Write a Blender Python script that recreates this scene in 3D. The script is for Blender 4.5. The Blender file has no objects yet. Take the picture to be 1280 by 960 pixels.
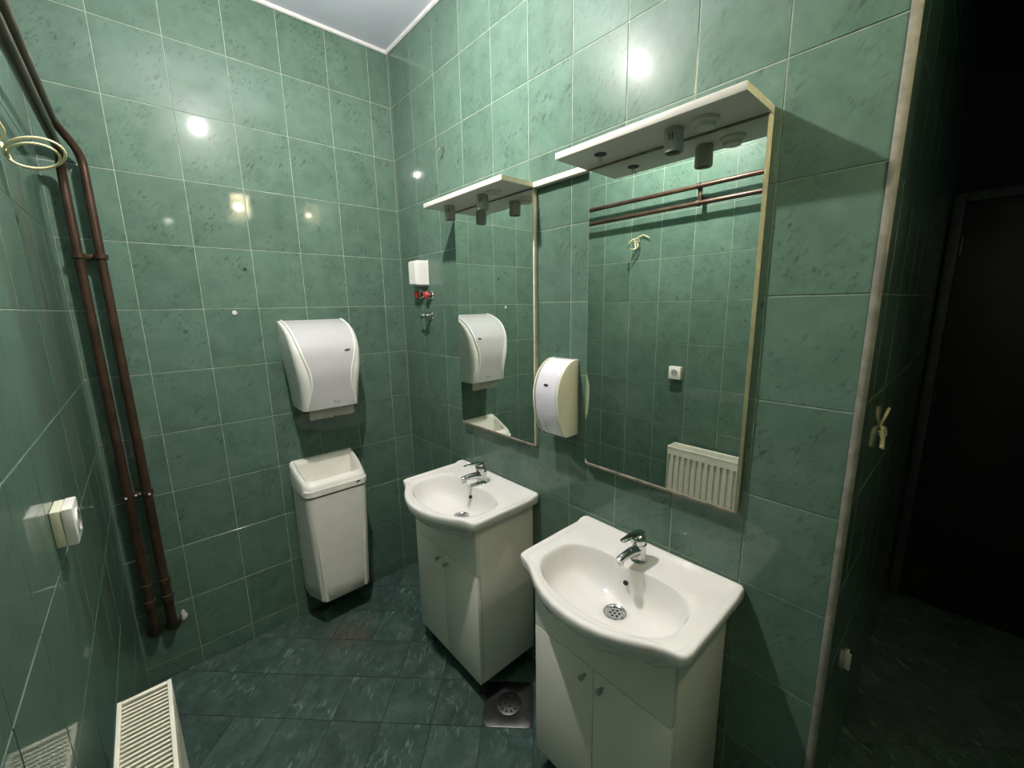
import bpy, bmesh, math, random
from mathutils import Vector, Matrix
random.seed(7)
S = bpy.context.scene
COL = S.collection
R = math.radians
# ------------------------------------------------------------------ camera, world, exposure
CAM = Vector((-1.113, -2.160, 1.567))
YAW, PITCH, ROLL = 0.7256, -0.1872, -0.0184
FPX = 515.32
cam_data = bpy.data.cameras.new('camera')
cam_data.sensor_width = 36.0
cam_data.lens = FPX / 1280 * 36.0
cam_data.clip_start = 0.02
cam = bpy.data.objects.new('camera', cam_data); COL.objects.link(cam)
fw = Vector((math.sin(YAW) * math.cos(PITCH), math.cos(YAW) * math.cos(PITCH), math.sin(PITCH)))
rt0 = Vector((math.cos(YAW), -math.sin(YAW), 0)); up0 = rt0.cross(fw)
rt = math.cos(ROLL) * rt0 + math.sin(ROLL) * up0
up = -math.sin(ROLL) * rt0 + math.cos(ROLL) * up0
cam.matrix_world = Matrix(((rt.x, up.x, -fw.x, CAM.x), (rt.y, up.y, -fw.y, CAM.y), (rt.z, up.z, -fw.z, CAM.z), (0, 0, 0, 1)))
S.camera = cam
world = bpy.data.worlds.new('world'); S.world = world; world.use_nodes = True
world.node_tree.nodes['Background'].inputs[0].default_value = (0, 0, 0, 1)
world.node_tree.nodes['Background'].inputs[1].default_value = 0.0
S.view_settings.view_transform = 'Standard'
S.view_settings.look = 'None'
S.view_settings.gamma = 1.0
S.view_settings.use_curve_mapping = False
S.view_settings.exposure = 1.30
BULB_W = 1900.0          # emission strength of the main bulb
BULB = Vector((-0.707, -0.998, 2.62))
WARM = Vector((-0.308, -2.465, 2.500))   # second, warm bulb on the rear wall
WARM_W = 205.0

# ------------------------------------------------------------------ room numbers (metres)
W = 1.2945      # left wall at x = -W ; mirror wall at x = 0 ; back wall at y = 0
TR = 2.010      # the mirror wall ends here (outside corner)
YR = 2.66       # rear wall
XE = 1.78       # end of the dark side passage
ZC = 2.833      # ceiling
Z0 = 0.078      # lowest full tile joint
TH, TW = 0.25, 0.20

# ------------------------------------------------------------------ materials
MATS = {}
def nodes_of(name):
    m = bpy.data.materials.new(name); m.use_nodes = True
    nt = m.node_tree; b = nt.nodes['Principled BSDF']
    MATS[name] = m
    return m, nt, b
def N(nt, t, **kw):
    n = nt.nodes.new(t)
    for k, v in kw.items(): setattr(n, k, v)
    return n
def ramp(nt, stops):
    r = N(nt, 'ShaderNodeValToRGB'); el = r.color_ramp.elements
    while len(el) < len(stops): el.new(0.5)
    for e, (p, c) in zip(el, stops): e.position = p; e.color = (*c, 1)
    return r
def simple(name, col, rough=0.5, metal=0.0, var=0.06, scale=18.0, bump=0.0, coat=0.0, spec=0.5):
    m, nt, b = nodes_of(name)
    tc = N(nt, 'ShaderNodeTexCoord'); nz = N(nt, 'ShaderNodeTexNoise')
    nz.inputs['Scale'].default_value = scale; nz.inputs['Detail'].default_value = 4
    nt.links.new(tc.outputs['Object'], nz.inputs['Vector'])
    d = [max(0, c * (1 - var)) for c in col]; l = [min(1, c * (1 + var)) for c in col]
    r = ramp(nt, [(0.3, d), (0.7, l)])
    nt.links.new(nz.outputs['Fac'], r.inputs[0]); nt.links.new(r.outputs[0], b.inputs['Base Color'])
    b.inputs['Roughness'].default_value = rough; b.inputs['Metallic'].default_value = metal
    b.inputs['Specular IOR Level'].default_value = spec
    b.inputs['Coat Weight'].default_value = coat; b.inputs['Coat Roughness'].default_value = 0.06
    if bump:
        bp = N(nt, 'ShaderNodeBump'); bp.inputs['Strength'].default_value = bump; bp.inputs['Distance'].default_value = 0.002
        nt.links.new(nz.outputs['Fac'], bp.inputs['Height']); nt.links.new(bp.outputs[0], b.inputs['Normal'])
    return m
def tile_mat(name, base, dark, light, rough, fleck, bump_d, stain=None):
    m, nt, b = nodes_of(name); L = nt.links.new
    tc = N(nt, 'ShaderNodeTexCoord'); oi = N(nt, 'ShaderNodeObjectInfo')
    off = N(nt, 'ShaderNodeVectorMath', operation='SCALE'); off.inputs[0].default_value = (13.1, 7.7, 3.3)
    L(oi.outputs['Random'], off.inputs['Scale'])
    add = N(nt, 'ShaderNodeVectorMath', operation='ADD'); L(tc.outputs['Object'], add.inputs[0]); L(off.outputs[0], add.inputs[1])
    n1 = N(nt, 'ShaderNodeTexNoise'); n1.inputs['Scale'].default_value = 13; n1.inputs['Detail'].default_value = 5; n1.inputs['Roughness'].default_value = 0.65
    L(add.outputs[0], n1.inputs['Vector'])
    r1 = ramp(nt, [(0.28, dark), (0.5, base), (0.74, light)]); L(n1.outputs['Fac'], r1.inputs[0])
    # torn dark flecks, stretched along one diagonal
    mp = N(nt, 'ShaderNodeMapping', vector_type='TEXTURE'); mp.inputs['Rotation'].default_value = (0, 0, R(52 if fleck > 0 else 45)); mp.inputs['Scale'].default_value = (1.0, 0.42, 1.0)
    L(add.outputs[0], mp.inputs['Vector'])
    n2 = N(nt, 'ShaderNodeTexNoise'); n2.inputs['Scale'].default_value = 46 if fleck > 0 else 21; n2.inputs['Detail'].default_value = 3; n2.inputs['Distortion'].default_value = 0.6
    L(mp.outputs[0], n2.inputs['Vector'])
    r2 = ramp(nt, [(0.55, (0, 0, 0)), (0.70, (1, 1, 1))]); L(n2.outputs['Fac'], r2.inputs[0])
    n3 = N(nt, 'ShaderNodeTexNoise'); n3.inputs['Scale'].default_value = 9; L(add.outputs[0], n3.inputs['Vector'])
    r3 = ramp(nt, [(0.42, (0, 0, 0)), (0.62, (1, 1, 1))]); L(n3.outputs['Fac'], r3.inputs[0])
    mu = N(nt, 'ShaderNodeMath', operation='MULTIPLY'); L(r2.outputs[0], mu.inputs[0]); L(r3.outputs[0], mu.inputs[1])
    mu2 = N(nt, 'ShaderNodeMath', operation='MULTIPLY'); L(mu.outputs[0], mu2.inputs[0]); mu2.inputs[1].default_value = abs(fleck)
    mix = N(nt, 'ShaderNodeMixRGB'); L(mu2.outputs[0], mix.inputs[0]); L(r1.outputs[0], mix.inputs[1])
    mix.inputs[2].default_value = (*( [c * 0.30 for c in dark] if fleck > 0 else [min(1, c * 2.4) for c in light]), 1)
    out = mix.outputs[0]
    # slight tile to tile shade
    hsv = N(nt, 'ShaderNodeHueSaturation'); mr = N(nt, 'ShaderNodeMapRange'); mr.inputs[3].default_value = 0.92; mr.inputs[4].default_value = 1.08
    L(oi.outputs['Random'], mr.inputs[0]); L(mr.outputs[0], hsv.inputs['Value']); L(out, hsv.inputs['Color']); out = hsv.outputs[0]
    if stain:
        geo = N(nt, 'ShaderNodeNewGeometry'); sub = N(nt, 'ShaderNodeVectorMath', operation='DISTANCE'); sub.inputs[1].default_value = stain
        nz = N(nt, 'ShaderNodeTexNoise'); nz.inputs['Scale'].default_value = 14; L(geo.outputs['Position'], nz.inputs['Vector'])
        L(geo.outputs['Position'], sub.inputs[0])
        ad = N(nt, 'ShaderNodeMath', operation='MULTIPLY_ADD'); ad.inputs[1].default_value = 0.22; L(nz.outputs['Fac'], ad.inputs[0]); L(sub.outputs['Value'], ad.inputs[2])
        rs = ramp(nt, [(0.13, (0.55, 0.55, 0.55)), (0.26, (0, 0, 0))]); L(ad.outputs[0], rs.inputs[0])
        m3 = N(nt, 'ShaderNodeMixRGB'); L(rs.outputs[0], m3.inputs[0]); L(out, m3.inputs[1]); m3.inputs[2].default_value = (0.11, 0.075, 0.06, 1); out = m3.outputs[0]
    L(out, b.inputs['Base Color'])
    rr = N(nt, 'ShaderNodeMapRange'); rr.inputs[3].default_value = rough * 0.75; rr.inputs[4].default_value = rough * 1.35
    L(n1.outputs['Fac'], rr.inputs[0]); L(rr.outputs[0], b.inputs['Roughness'])
    b.inputs['Specular IOR Level'].default_value = 0.09
    b.inputs['Coat Weight'].default_value = 0.7 if fleck > 0 else 0.25; b.inputs['Coat Roughness'].default_value = 0.05 if fleck > 0 else 0.2
    bp = N(nt, 'ShaderNodeBump'); bp.inputs['Strength'].default_value = 0.35; bp.inputs['Distance'].default_value = bump_d
    L(n1.outputs['Fac'], bp.inputs['Height']); L(bp.outputs[0], b.inputs['Normal'])
    return m
tile_mat('green_tile', (0.094, 0.162, 0.122), (0.075, 0.135, 0.100), (0.114, 0.186, 0.145), 0.30, 0.62, 0.0010)
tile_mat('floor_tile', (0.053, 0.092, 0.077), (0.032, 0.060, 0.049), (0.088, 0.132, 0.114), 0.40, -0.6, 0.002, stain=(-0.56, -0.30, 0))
simple('grout', (0.30, 0.35, 0.275), 0.8, var=0.25, scale=30)
simple('floor_grout', (0.030, 0.042, 0.038), 0.8, var=0.3)
simple('ceiling_paint', (0.66, 0.69, 0.78), 0.9, var=0.03, scale=6, bump=0.2)
simple('white_plaster', (0.66, 0.66, 0.64), 0.8, var=0.08, scale=40, bump=0.3)
simple('edge_trim', (0.22, 0.215, 0.18), 0.6, var=0.25, scale=35)
simple('ceramic', (0.74, 0.735, 0.70), 0.02, var=0.01)
simple('white_lacquer', (0.84, 0.83, 0.74), 0.25, var=0.03, scale=5)
simple('white_plastic', (0.80, 0.80, 0.74), 0.3, var=0.02)
simple('bin_plastic', (0.82, 0.81, 0.73), 0.32, var=0.03)
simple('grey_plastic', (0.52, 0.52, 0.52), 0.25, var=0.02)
simple('pale_lilac_plastic', (0.68, 0.67, 0.72), 0.22, var=0.02)
simple('cream_plastic', (0.72, 0.71, 0.54), 0.35, var=0.03)
simple('dark_badge', (0.05, 0.05, 0.05), 0.3)
simple('grey_mark', (0.34, 0.34, 0.34), 0.4)
simple('chrome', (0.62, 0.62, 0.62), 0.09, 1.0, var=0.03)
simple('steel', (0.125, 0.132, 0.126), 0.42, 1.0, var=0.2, scale=25)
simple('black', (0.006, 0.006, 0.006), 0.5)
simple('black_rubber', (0.012, 0.012, 0.012), 0.6)
simple('paper', (0.50, 0.49, 0.42), 0.9, var=0.05, scale=60, bump=0.4)
simple('copper_paint', (0.072, 0.043, 0.028), 0.34, 0.50, var=0.35, scale=14)
simple('lamp_grey', (0.40, 0.39, 0.36), 0.45, var=0.05)
simple('lamp_hole', (0.03, 0.028, 0.025), 0.5)
simple('pale_ceramic', (0.58, 0.57, 0.49), 0.5, var=0.08)
simple('board_white', (0.60, 0.59, 0.52), 0.4, var=0.04, scale=9)
simple('board_edge', (0.64, 0.62, 0.44), 0.5, var=0.12, scale=30)
simple('mirror_grime', (0.20, 0.17, 0.13), 0.6, var=0.4, scale=40)
simple('cable_cream', (0.66, 0.60, 0.36), 0.5, var=0.08)
simple('red_plastic', (0.50, 0.045, 0.035), 0.3)
simple('radiator_enamel', (0.76, 0.75, 0.62), 0.4, var=0.05, scale=20)
simple('radiator_shade', (0.030, 0.028, 0.022), 0.8)
simple('door_brown', (0.016, 0.012, 0.009), 0.5, var=0.25, scale=4)
simple('frame_grey', (0.070, 0.068, 0.066), 0.5, var=0.15)
simple('unlit_wall', (0.022, 0.023, 0.021), 0.8, var=0.15)  # end wall near black, the unlit passage put into its colour
simple('brass_fitting', (0.12, 0.09, 0.05), 0.35, 0.8, var=0.3)
# mirror
m, nt, b = nodes_of('mirror'); b.inputs['Metallic'].default_value = 1.0; b.inputs['Roughness'].default_value = 0.0
b.inputs['Base Color'].default_value = (0.88, 0.92, 0.87, 1)
# bulbs
def glow(name, col, s):
    m, nt, b = nodes_of(name)
    b.inputs['Base Color'].default_value = (0.8, 0.8, 0.8, 1)
    b.inputs['Emission Color'].default_value = (*col, 1); b.inputs['Emission Strength'].default_value = s
glow('bulb_glow', (1.0, 0.93, 0.90), BULB_W)
glow('warm_glow', (1.0, 0.84, 0.56), WARM_W)

# ------------------------------------------------------------------ mesh helpers
def link(name, me, mat, parent=None, smooth=False):
    o = bpy.data.objects.new(name, me); COL.objects.link(o)
    if mat: 
        if not me.materials: me.materials.append(MATS[mat])
    if parent: o.parent = parent
    if smooth:
        for p in me.polygons: p.use_smooth = True
    return o
def from_bm(name, bm, mat, parent=None, smooth=False, angle=None):
    bmesh.ops.recalc_face_normals(bm, faces=bm.faces[:])
    me = bpy.data.meshes.new(name); bm.to_mesh(me); bm.free()
    o = link(name, me, mat, parent, smooth)
    if angle is not None:
        for p in me.polygons: p.use_smooth = True
        me.set_sharp_from_angle(angle=R(angle))
    return o
def box_bm(x0, x1, y0, y1, z0, z1, bev=0.0, seg=2, bm=None):
    own = bm is None
    bm = bm or bmesh.new()
    vs = [bm.verts.new((x, y, z)) for x in (x0, x1) for y in (y0, y1) for z in (z0, z1)]
    f = [bm.faces.new([vs[i] for i in q]) for q in ((0, 1, 3, 2), (4, 6, 7, 5), (0, 4, 5, 1), (2, 3, 7, 6), (0, 2, 6, 4), (1, 5, 7, 3))]
    if bev:
        es = {e for q in f for e in q.edges}
        bmesh.ops.bevel(bm, geom=list(es), offset=bev, segments=seg, affect='EDGES', profile=0.5)
    return bm
def box(name, x0, x1, y0, y1, z0, z1, mat, parent=None, bev=0.0, seg=2):
    return from_bm(name, box_bm(min(x0, x1), max(x0, x1), min(y0, y1), max(y0, y1), min(z0, z1), max(z0, z1), bev, seg), mat, parent, angle=40 if bev else None)
def frame_from(d):
    d = d.normalized(); a = Vector((0, 0, 1)) if abs(d.z) < 0.9 else Vector((1, 0, 0))
    u = d.cross(a).normalized(); return u, d.cross(u).normalized()
def lathe_bm(prof, origin, axis, seg=24, bm=None, cap=True):
    """prof: (radius, height along axis)"""
    bm = bm or bmesh.new(); axis = Vector(axis).normalized(); u, v = frame_from(axis); o = Vector(origin); rings = []
    for r, h in prof:
        if r < 1e-6: rings.append([bm.verts.new(o + axis * h)])
        else: rings.append([bm.verts.new(o + axis * h + (u * math.cos(t) + v * math.sin(t)) * r) for t in [2 * math.pi * i / seg for i in range(seg)]])
    for a, c in zip(rings, rings[1:]):
        for i in range(seg):
            j = (i + 1) % seg
            if len(a) == 1 and len(c) == 1: continue
            if len(a) == 1: bm.faces.new((a[0], c[j], c[i]))
            elif len(c) == 1: bm.faces.new((a[i], a[j], c[0]))
            else: bm.faces.new((a[i], a[j], c[j], c[i]))
    if cap:
        for q in (rings[0], rings[-1]):
            if len(q) > 1: bm.faces.new(q)
    return bm
def lathe(name, prof, origin, axis, mat, parent=None, seg=24, angle=35, cap=True):
    return from_bm(name, lathe_bm(prof, origin, axis, seg, cap=cap), mat, parent, angle=angle)
def smooth_path(pts, rad, n=6):
    pts = [Vector(p) for p in pts]; out = [pts[0]]
    for a, p, c in zip(pts, pts[1:], pts[2:]):
        r = min(rad, (a - p).length * 0.49, (c - p).length * 0.49)
        s = p + (a - p).normalized() * r; e = p + (c - p).normalized() * r
        for i in range(n + 1):
            t = i / n; out.append(s * (1 - t) ** 2 + p * 2 * t * (1 - t) + e * t * t)
    out.append(pts[-1]); return out
def tube_bm(pts, r, seg=12, bm=None, cap=True, radii=None):
    bm = bm or bmesh.new(); pts = [Vector(p) for p in pts]; rings = []; u = None
    for i, p in enumerate(pts):
        d = (pts[min(i + 1, len(pts) - 1)] - pts[max(i - 1, 0)]).normalized()
        if u is None: u, v = frame_from(d)
        else:
            u = (u - d * u.dot(d)).normalized()
        v = d.cross(u)
        rr = radii[i] if radii else r
        rings.append([bm.verts.new(p + (u * math.cos(t) + v * math.sin(t)) * rr) for t in [2 * math.pi * k / seg for k in range(seg)]])
    for a, c in zip(rings, rings[1:]):
        for k in range(seg):
            j = (k + 1) % seg; bm.faces.new((a[k], a[j], c[j], c[k]))
    if cap: bm.faces.new(rings[0]); bm.faces.new(rings[-1])
    return bm
def tube(name, pts, r, mat, parent=None, seg=12, radii=None):
    return from_bm(name, tube_bm(pts, r, seg, radii=radii), mat, parent, angle=50)
def loft_bm(rings, bm=None, cap0=True, cap1=True):
    bm = bm or bmesh.new(); R_ = [[bm.verts.new(p) for p in r] for r in rings]; n = len(R_[0])
    for a, c in zip(R_, R_[1:]):
        for k in range(n):
            j = (k + 1) % n; bm.faces.new((a[k], a[j], c[j], c[k]))
    if cap0: bm.faces.new(R_[0])
    if cap1: bm.faces.new(R_[-1])
    return bm
def thing(name, loc, label, cat, group=None):
    o = bpy.data.objects.new(name, None); COL.objects.link(o); o.location = loc; o.empty_display_size = 0.05
    o['label'] = label; o['category'] = cat
    if group: o['group'] = group
    return o
def tag(o, label, cat, group=None):
    o['label'] = label; o['category'] = cat
    if group: o['group'] = group
    return o
def struct(o, label=None):
    o['kind'] = 'structure'
    if label: o['label'] = label
    return o
def lerp(tab, x):
    """smooth cubic through the table (monotone per span)"""
    if x <= tab[0][0]: return tab[0][1]
    if x >= tab[-1][0]: return tab[-1][1]
    n = len(tab)
    def slope(i):
        if i == 0: return (tab[1][1] - tab[0][1]) / (tab[1][0] - tab[0][0])
        if i == n - 1: return (tab[-1][1] - tab[-2][1]) / (tab[-1][0] - tab[-2][0])
        d0 = (tab[i][1] - tab[i - 1][1]) / (tab[i][0] - tab[i - 1][0]); d1 = (tab[i + 1][1] - tab[i][1]) / (tab[i + 1][0] - tab[i][0])
        if d0 * d1 <= 0: return 0.0
        return 2 * d0 * d1 / (d0 + d1)
    for i in range(n - 1):
        a, p = tab[i]; c, q = tab[i + 1]
        if x <= c:
            h_ = c - a; t = (x - a) / h_; t2, t3 = t * t, t ** 3
            return p * (2 * t3 - 3 * t2 + 1) + slope(i) * h_ * (t3 - 2 * t2 + t) + q * (-2 * t3 + 3 * t2) + slope(i + 1) * h_ * (t3 - t2)

# ------------------------------------------------------------------ tiled walls
GAP, TT = 0.0026, 0.007
def tile_mesh(w, h, bev=0.0011, t=TT):
    """front face at z = 0 facing +z, body goes to -t"""
    bm = bmesh.new(); a, c = w / 2, h / 2
    lv = []
    for (ix, z) in ((0, -t), (0, -bev), (bev, 0)):
        lv.append([bm.verts.new(p) for p in ((-a + ix, -c + ix, z), (a - ix, -c + ix, z), (a - ix, c - ix, z), (-a + ix, c - ix, z))])
    for p, q in zip(lv, lv[1:]):
        for i in range(4): bm.faces.new((p[i], p[(i + 1) % 4], q[(i + 1) % 4], q[i]))
    bm.faces.new(lv[-1])
    me = bpy.data.meshes.new('tile'); bm.to_mesh(me); bm.free(); me.materials.append(MATS['green_tile'])
    return me
TILE_CACHE = {}
def wall_tiles(wall, origin, du, cuts_u, cuts_z, normal):
    """origin + u*du + z ; cuts are joint positions"""
    du = Vector(du); n = Vector(normal); zz = Vector((0, 0, 1))
    if du.cross(zz).dot(n) < 0: uu = -du
    else: uu = du
    for a, c in zip(cuts_u, cuts_u[1:]):
        for p, q in zip(cuts_z, cuts_z[1:]):
            w, h = c - a - GAP, q - p - GAP
            if w < 0.006 or h < 0.006: continue
            k = (round(w, 4), round(h, 4))
            if k not in TILE_CACHE: TILE_CACHE[k] = tile_mesh(w, h)
            o = bpy.data.objects.new('tile', TILE_CACHE[k]); COL.objects.link(o); o.parent = wall
            ctr = Vector(origin) + du * ((a + c) / 2) + zz * ((p + q) / 2)
            rot = Matrix((uu, zz, n)).transposed().to_4x4()
            j = Matrix.Rotation(R(random.uniform(-0.11, 0.11)), 4, 'X') @ Matrix.Rotation(R(random.uniform(-0.11, 0.11)), 4, 'Y')
            o.matrix_world = Matrix.Translation(ctr + n * random.uniform(0, 0.0003)) @ rot @ j
def joints(lo, hi, first, pitch):
    c = [lo]; x = first
    while x < hi - 1e-4:
        if x > lo + 1e-4: c.append(x)
        x += pitch
    c.append(hi); return c
ZJ = joints(0.0, ZC, Z0, TH)
RC = 0.0014                       # joint depth
wb = struct(box('wall_back', -W - 0.12, 0.12, RC, 0.12, 0, ZC, 'grout'))
wall_tiles(wb, (0, 0, 0), (-1, 0, 0), joints(0, W, 0.1074, TW), ZJ, (0, -1, 0))
wr = struct(box('wall_right', RC, 0.10, -TR + 0.002, 0, 0, ZC, 'grout'))
wall_tiles(wr, (0, 0, 0), (0, -1, 0), joints(0, TR - 0.002, 0.0162, TW), ZJ, (-1, 0, 0))
wl = struct(box('wall_left', -W - 0.12, -W - RC, -YR - 0.12, 0, 0, ZC, 'grout'))
wall_tiles(wl, (-W, 0, 0), (0, -1, 0), joints(0, YR, 0.047, TW), ZJ, (1, 0, 0))
we = struct(box('wall_passage', 0.012, XE, -TR + RC, -TR + 0.10, 0, ZC, 'grout'))
wall_tiles(we, (0, -TR, 0), (1, 0, 0), joints(0.002, XE, 0.20, TW), ZJ, (0, -1, 0))
wq = struct(box('wall_rear', -W, XE, -YR - 0.12, -YR - RC, 0, ZC, 'grout'))
wall_tiles(wq, (-W, -YR, 0), (1, 0, 0), joints(0.0, W + XE, TW, TW), ZJ, (0, 1, 0))
wx = struct(box('wall_end', XE, XE + 0.1, -YR - 0.12, -TR + 0.10, 0, ZC, 'unlit_wall'))
struct(box('ceiling', -W - 0.12, XE + 0.1, -YR - 0.12, 0.12, ZC, ZC + 0.1, 'ceiling_paint'))
# ceiling beads and the pale corner strip
struct(from_bm('trim_1', tube_bm([(-W, -0.004, ZC - 0.004), (0, -0.004, ZC - 0.004)], 0.010, 8), 'white_plaster'))
struct(from_bm('trim_2', tube_bm([(-0.004, 0, ZC - 0.004), (-0.004, -TR, ZC - 0.004)], 0.010, 8), 'white_plaster'))
bm = bmesh.new()
prof = [(0.004, -TR + 0.004), (-0.0035, -TR + 0.003), (-0.0045, -TR - 0.004), (-0.002, -TR - 0.011), (0.004, -TR - 0.014), (0.010, -TR - 0.004)]
loft_bm([[Vector((x, y, z)) for x, y in prof] for z in (0, 0.9, 1.9, ZC)], bm)
struct(from_bm('trim_3', bm, 'edge_trim', angle=50))

# ------------------------------------------------------------------ floor of diagonal tiles
fl = struct(box('floor', -W - 0.12, XE + 0.1, -YR - 0.12, 0.12, -0.10, -0.0022, 'floor_grout'))
FP = 0.2757 / math.sqrt(2)
e1 = Vector((1, -1)) / math.sqrt(2); e2 = Vector((1, 1)) / math.sqrt(2)      # along rows, across rows
def clip(poly, rect):
    x0, x1, y0, y1 = rect
    for ax, val, s in ((0, x0, 1), (0, x1, -1), (1, y0, 1), (1, y1, -1)):
        out = []
        for i in range(len(poly)):
            a, c = poly[i], poly[(i + 1) % len(poly)]; da, dc = s * (a[ax] - val), s * (c[ax] - val)
            if da >= 0: out.append(a)
            if da * dc < 0: t = da / (da - dc); out.append(a + (c - a) * t)
        poly = out
        if len(poly) < 3: return []
    return poly
def poly_mesh(name, poly, z, t, mat, bev=0.0012):
    c = sum(poly, Vector((0, 0))) / len(poly); bm = bmesh.new(); lv = []
    for ins, zz in ((0, z - t), (0, z - bev), (bev, z)):
        lv.append([bm.verts.new((*(p + (c - p).normalized() * ins), zz)) for p in poly])
    n = len(poly)
    for p, q in zip(lv, lv[1:]):
        for i in range(n): bm.faces.new((p[i], p[(i + 1) % n], q[(i + 1) % n], q[i]))
    bm.faces.new(lv[-1]); me = bpy.data.meshes.new(name); bm.to_mesh(me); bm.free(); me.materials.append(MATS[mat]); return me
h = FP / 2 - 0.0011
full = poly_mesh('floor_tile', [e1 * a + e2 * c for a, c in ((-h, -h), (h, -h), (h, h), (-h, h))], 0, 0.002, 'floor_tile')
S0, D0 = -1.180 + 0.2757 / 2, -0.085 + 0.2757 / 2           # centres in x+y and x-y
DRAIN = None
for i in range(-14, 16):
    for j in range(-14, 16):
        s = S0 + i * 0.2757; d = D0 + j * 0.2757
        c = Vector(((s + d) / 2, (s - d) / 2))
        if i == -1 and j == 3: DRAIN = c; continue
        sq = [c + e1 * a + e2 * b_ for a, b_ in ((-h, -h), (h, -h), (h, h), (-h, h))]
        for rect in ((-W, 0, -YR, 0), (0, XE, -YR, -TR)):
            p = clip(sq, rect)
            if len(p) < 3: continue
            ar = abs(sum(p[k].x * p[(k + 1) % len(p)].y - p[k].y * p[(k + 1) % len(p)].x for k in range(len(p)))) / 2
            if ar < 0.0004: continue
            if ar > 0.99 * (2 * h) ** 2:
                o = bpy.data.objects.new('floor_tile', full); o.location = (c.x, c.y, random.uniform(0, 0.0005))
                o.rotation_euler = (R(random.uniform(-0.1, 0.1)), R(random.uniform(-0.1, 0.1)), 0)
            else:
                o = bpy.data.objects.new('floor_tile', poly_mesh('floor_tile', [q - c for q in p], 0, 0.002, 'floor_tile')); o.location = (c.x, c.y, 0)
            COL.objects.link(o); o.parent = fl
# ---- floor drain in place of one tile
t = thing('floor_drain', (DRAIN.x, DRAIN.y, 0), 'square steel floor drain with round perforated grate between the two vanities', 'drain')
t.rotation_euler = (0, 0, R(-45))
bm = bmesh.new(); hh = h
sq = [(-hh, -hh), (hh, -hh), (hh, hh), (-hh, hh)]; rings = []
def sqring(a, z, n=32):
    out = []
    for k in range(n):
        th = 2 * math.pi * (k + 0.5) / n; c, s = math.cos(th), math.sin(th); f = a / max(abs(c), abs(s)); out.append(Vector((c * f, s * f, z)))
    return out
def circ(r, z, n=32): return [Vector((math.cos(2 * math.pi * (k + 0.5) / n) * r, math.sin(2 * math.pi * (k + 0.5) / n) * r, z)) for k in range(n)]
loft_bm([sqring(hh, -0.003), sqring(hh, 0.0005), sqring(hh - 0.003, 0.002), circ(0.060, -0.0005), circ(0.053, -0.001), circ(0.053, -0.004)], bm, True, False)
from_bm('plate', bm, 'steel', t, angle=40)
g = lathe('grate', [(0.0, -0.006), (0.050, -0.006), (0.050, 0.0015), (0.047, 0.003), (0.0, 0.0035)], (0, 0, 0), (0, 0, 1), 'steel', t, 32)
bm = bmesh.new()
for r, n in ((0.014, 4), (0.036, 12)):
    for k in range(n):
        a = 2 * math.pi * k / n + 0.3
        lathe_bm([(0.0, 0.0030), (0.0048, 0.0032), (0.0048, 0.0037), (0.0, 0.0038)], (r * math.cos(a), r * math.sin(a), 0), (0, 0, 1), 10, bm)
from_bm('grate_holes', bm, 'black', g)

# ------------------------------------------------------------------ ceiling bulb (the light of the room)
t = thing('ceiling_bulb', (BULB.x, BULB.y, ZC), 'bare glowing bulb in a white holder hanging from the ceiling', 'light bulb')
lathe('ceiling_rose', [(0.0, 0.0), (0.045, 0.0), (0.045, -0.012), (0.03, -0.025), (0.0, -0.028)], (0, 0, 0), (0, 0, 1), 'white_plastic', t)
tube('cord', [(0, 0, -0.02), (0, 0, -0.11)], 0.003, 'white_plastic', t)
lathe('holder', [(0.006, -0.10), (0.016, -0.108), (0.018, -0.15), (0.0, -0.152)], (0, 0, 0), (0, 0, 1), 'white_plastic', t)
dz = BULB.z - ZC
lathe('bulb_base', [(0.0125, dz + 0.066), (0.014, dz + 0.060), (0.0205, dz + 0.020), (0.0225, dz + 0.007), (0.0, dz + 0.0065)], (0, 0, 0), (0, 0, 1), 'white_plastic', t, 20, 80)  # opaque base, shaped to throw more of the light downward
lathe('bulb', [(0.0, dz + 0.0055), (0.0222, dz + 0.0055), (0.0230, dz), (0.0215, dz - 0.008), (0.0175, dz - 0.0150), (0.0100, dz - 0.0207), (0.0, dz - 0.023)], (0, 0, 0), (0, 0, 1), 'bulb_glow', t, 20, 80)

# ------------------------------------------------------------------ warm lamp with added baffles on the rear wall, behind the camera
t = thing('wall_lamp', (WARM.x, -YR, WARM.z), 'wall lamp with a warm bulb and added light baffles high on the rear wall', 'wall lamp')
by = WARM.y + YR
box('back_plate', -0.078, 0.078, 0.0006, 0.008, -0.09, 0.09, 'white_plastic', t, 0.001)
for sx in (-1, 1): box('added_baffle', sx * 0.072, sx * 0.076, 0.008, by + 0.125, -0.09, 0.09, 'white_plastic', t)  # added cheeks, they cut the lamp's light off the passage wall
box('top_plate', -0.0715, 0.0715, 0.008, by + 0.125, 0.086, 0.090, 'white_plastic', t)
lathe('holder', [(0.0, 0.008), (0.014, 0.008), (0.014, by - 0.050), (0.0, by - 0.049)], (0, 0, 0), (0, 1, 0), 'white_plastic', t, 16)
lathe('bulb', [(0.010, by - 0.052), (0.013, by - 0.034), (0.021, by - 0.012), (0.023, by), (0.019, by + 0.014), (0.010, by + 0.021), (0.0, by + 0.023)], (0, 0, 0), (0, 1, 0), 'warm_glow', t, 18, 80)

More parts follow.
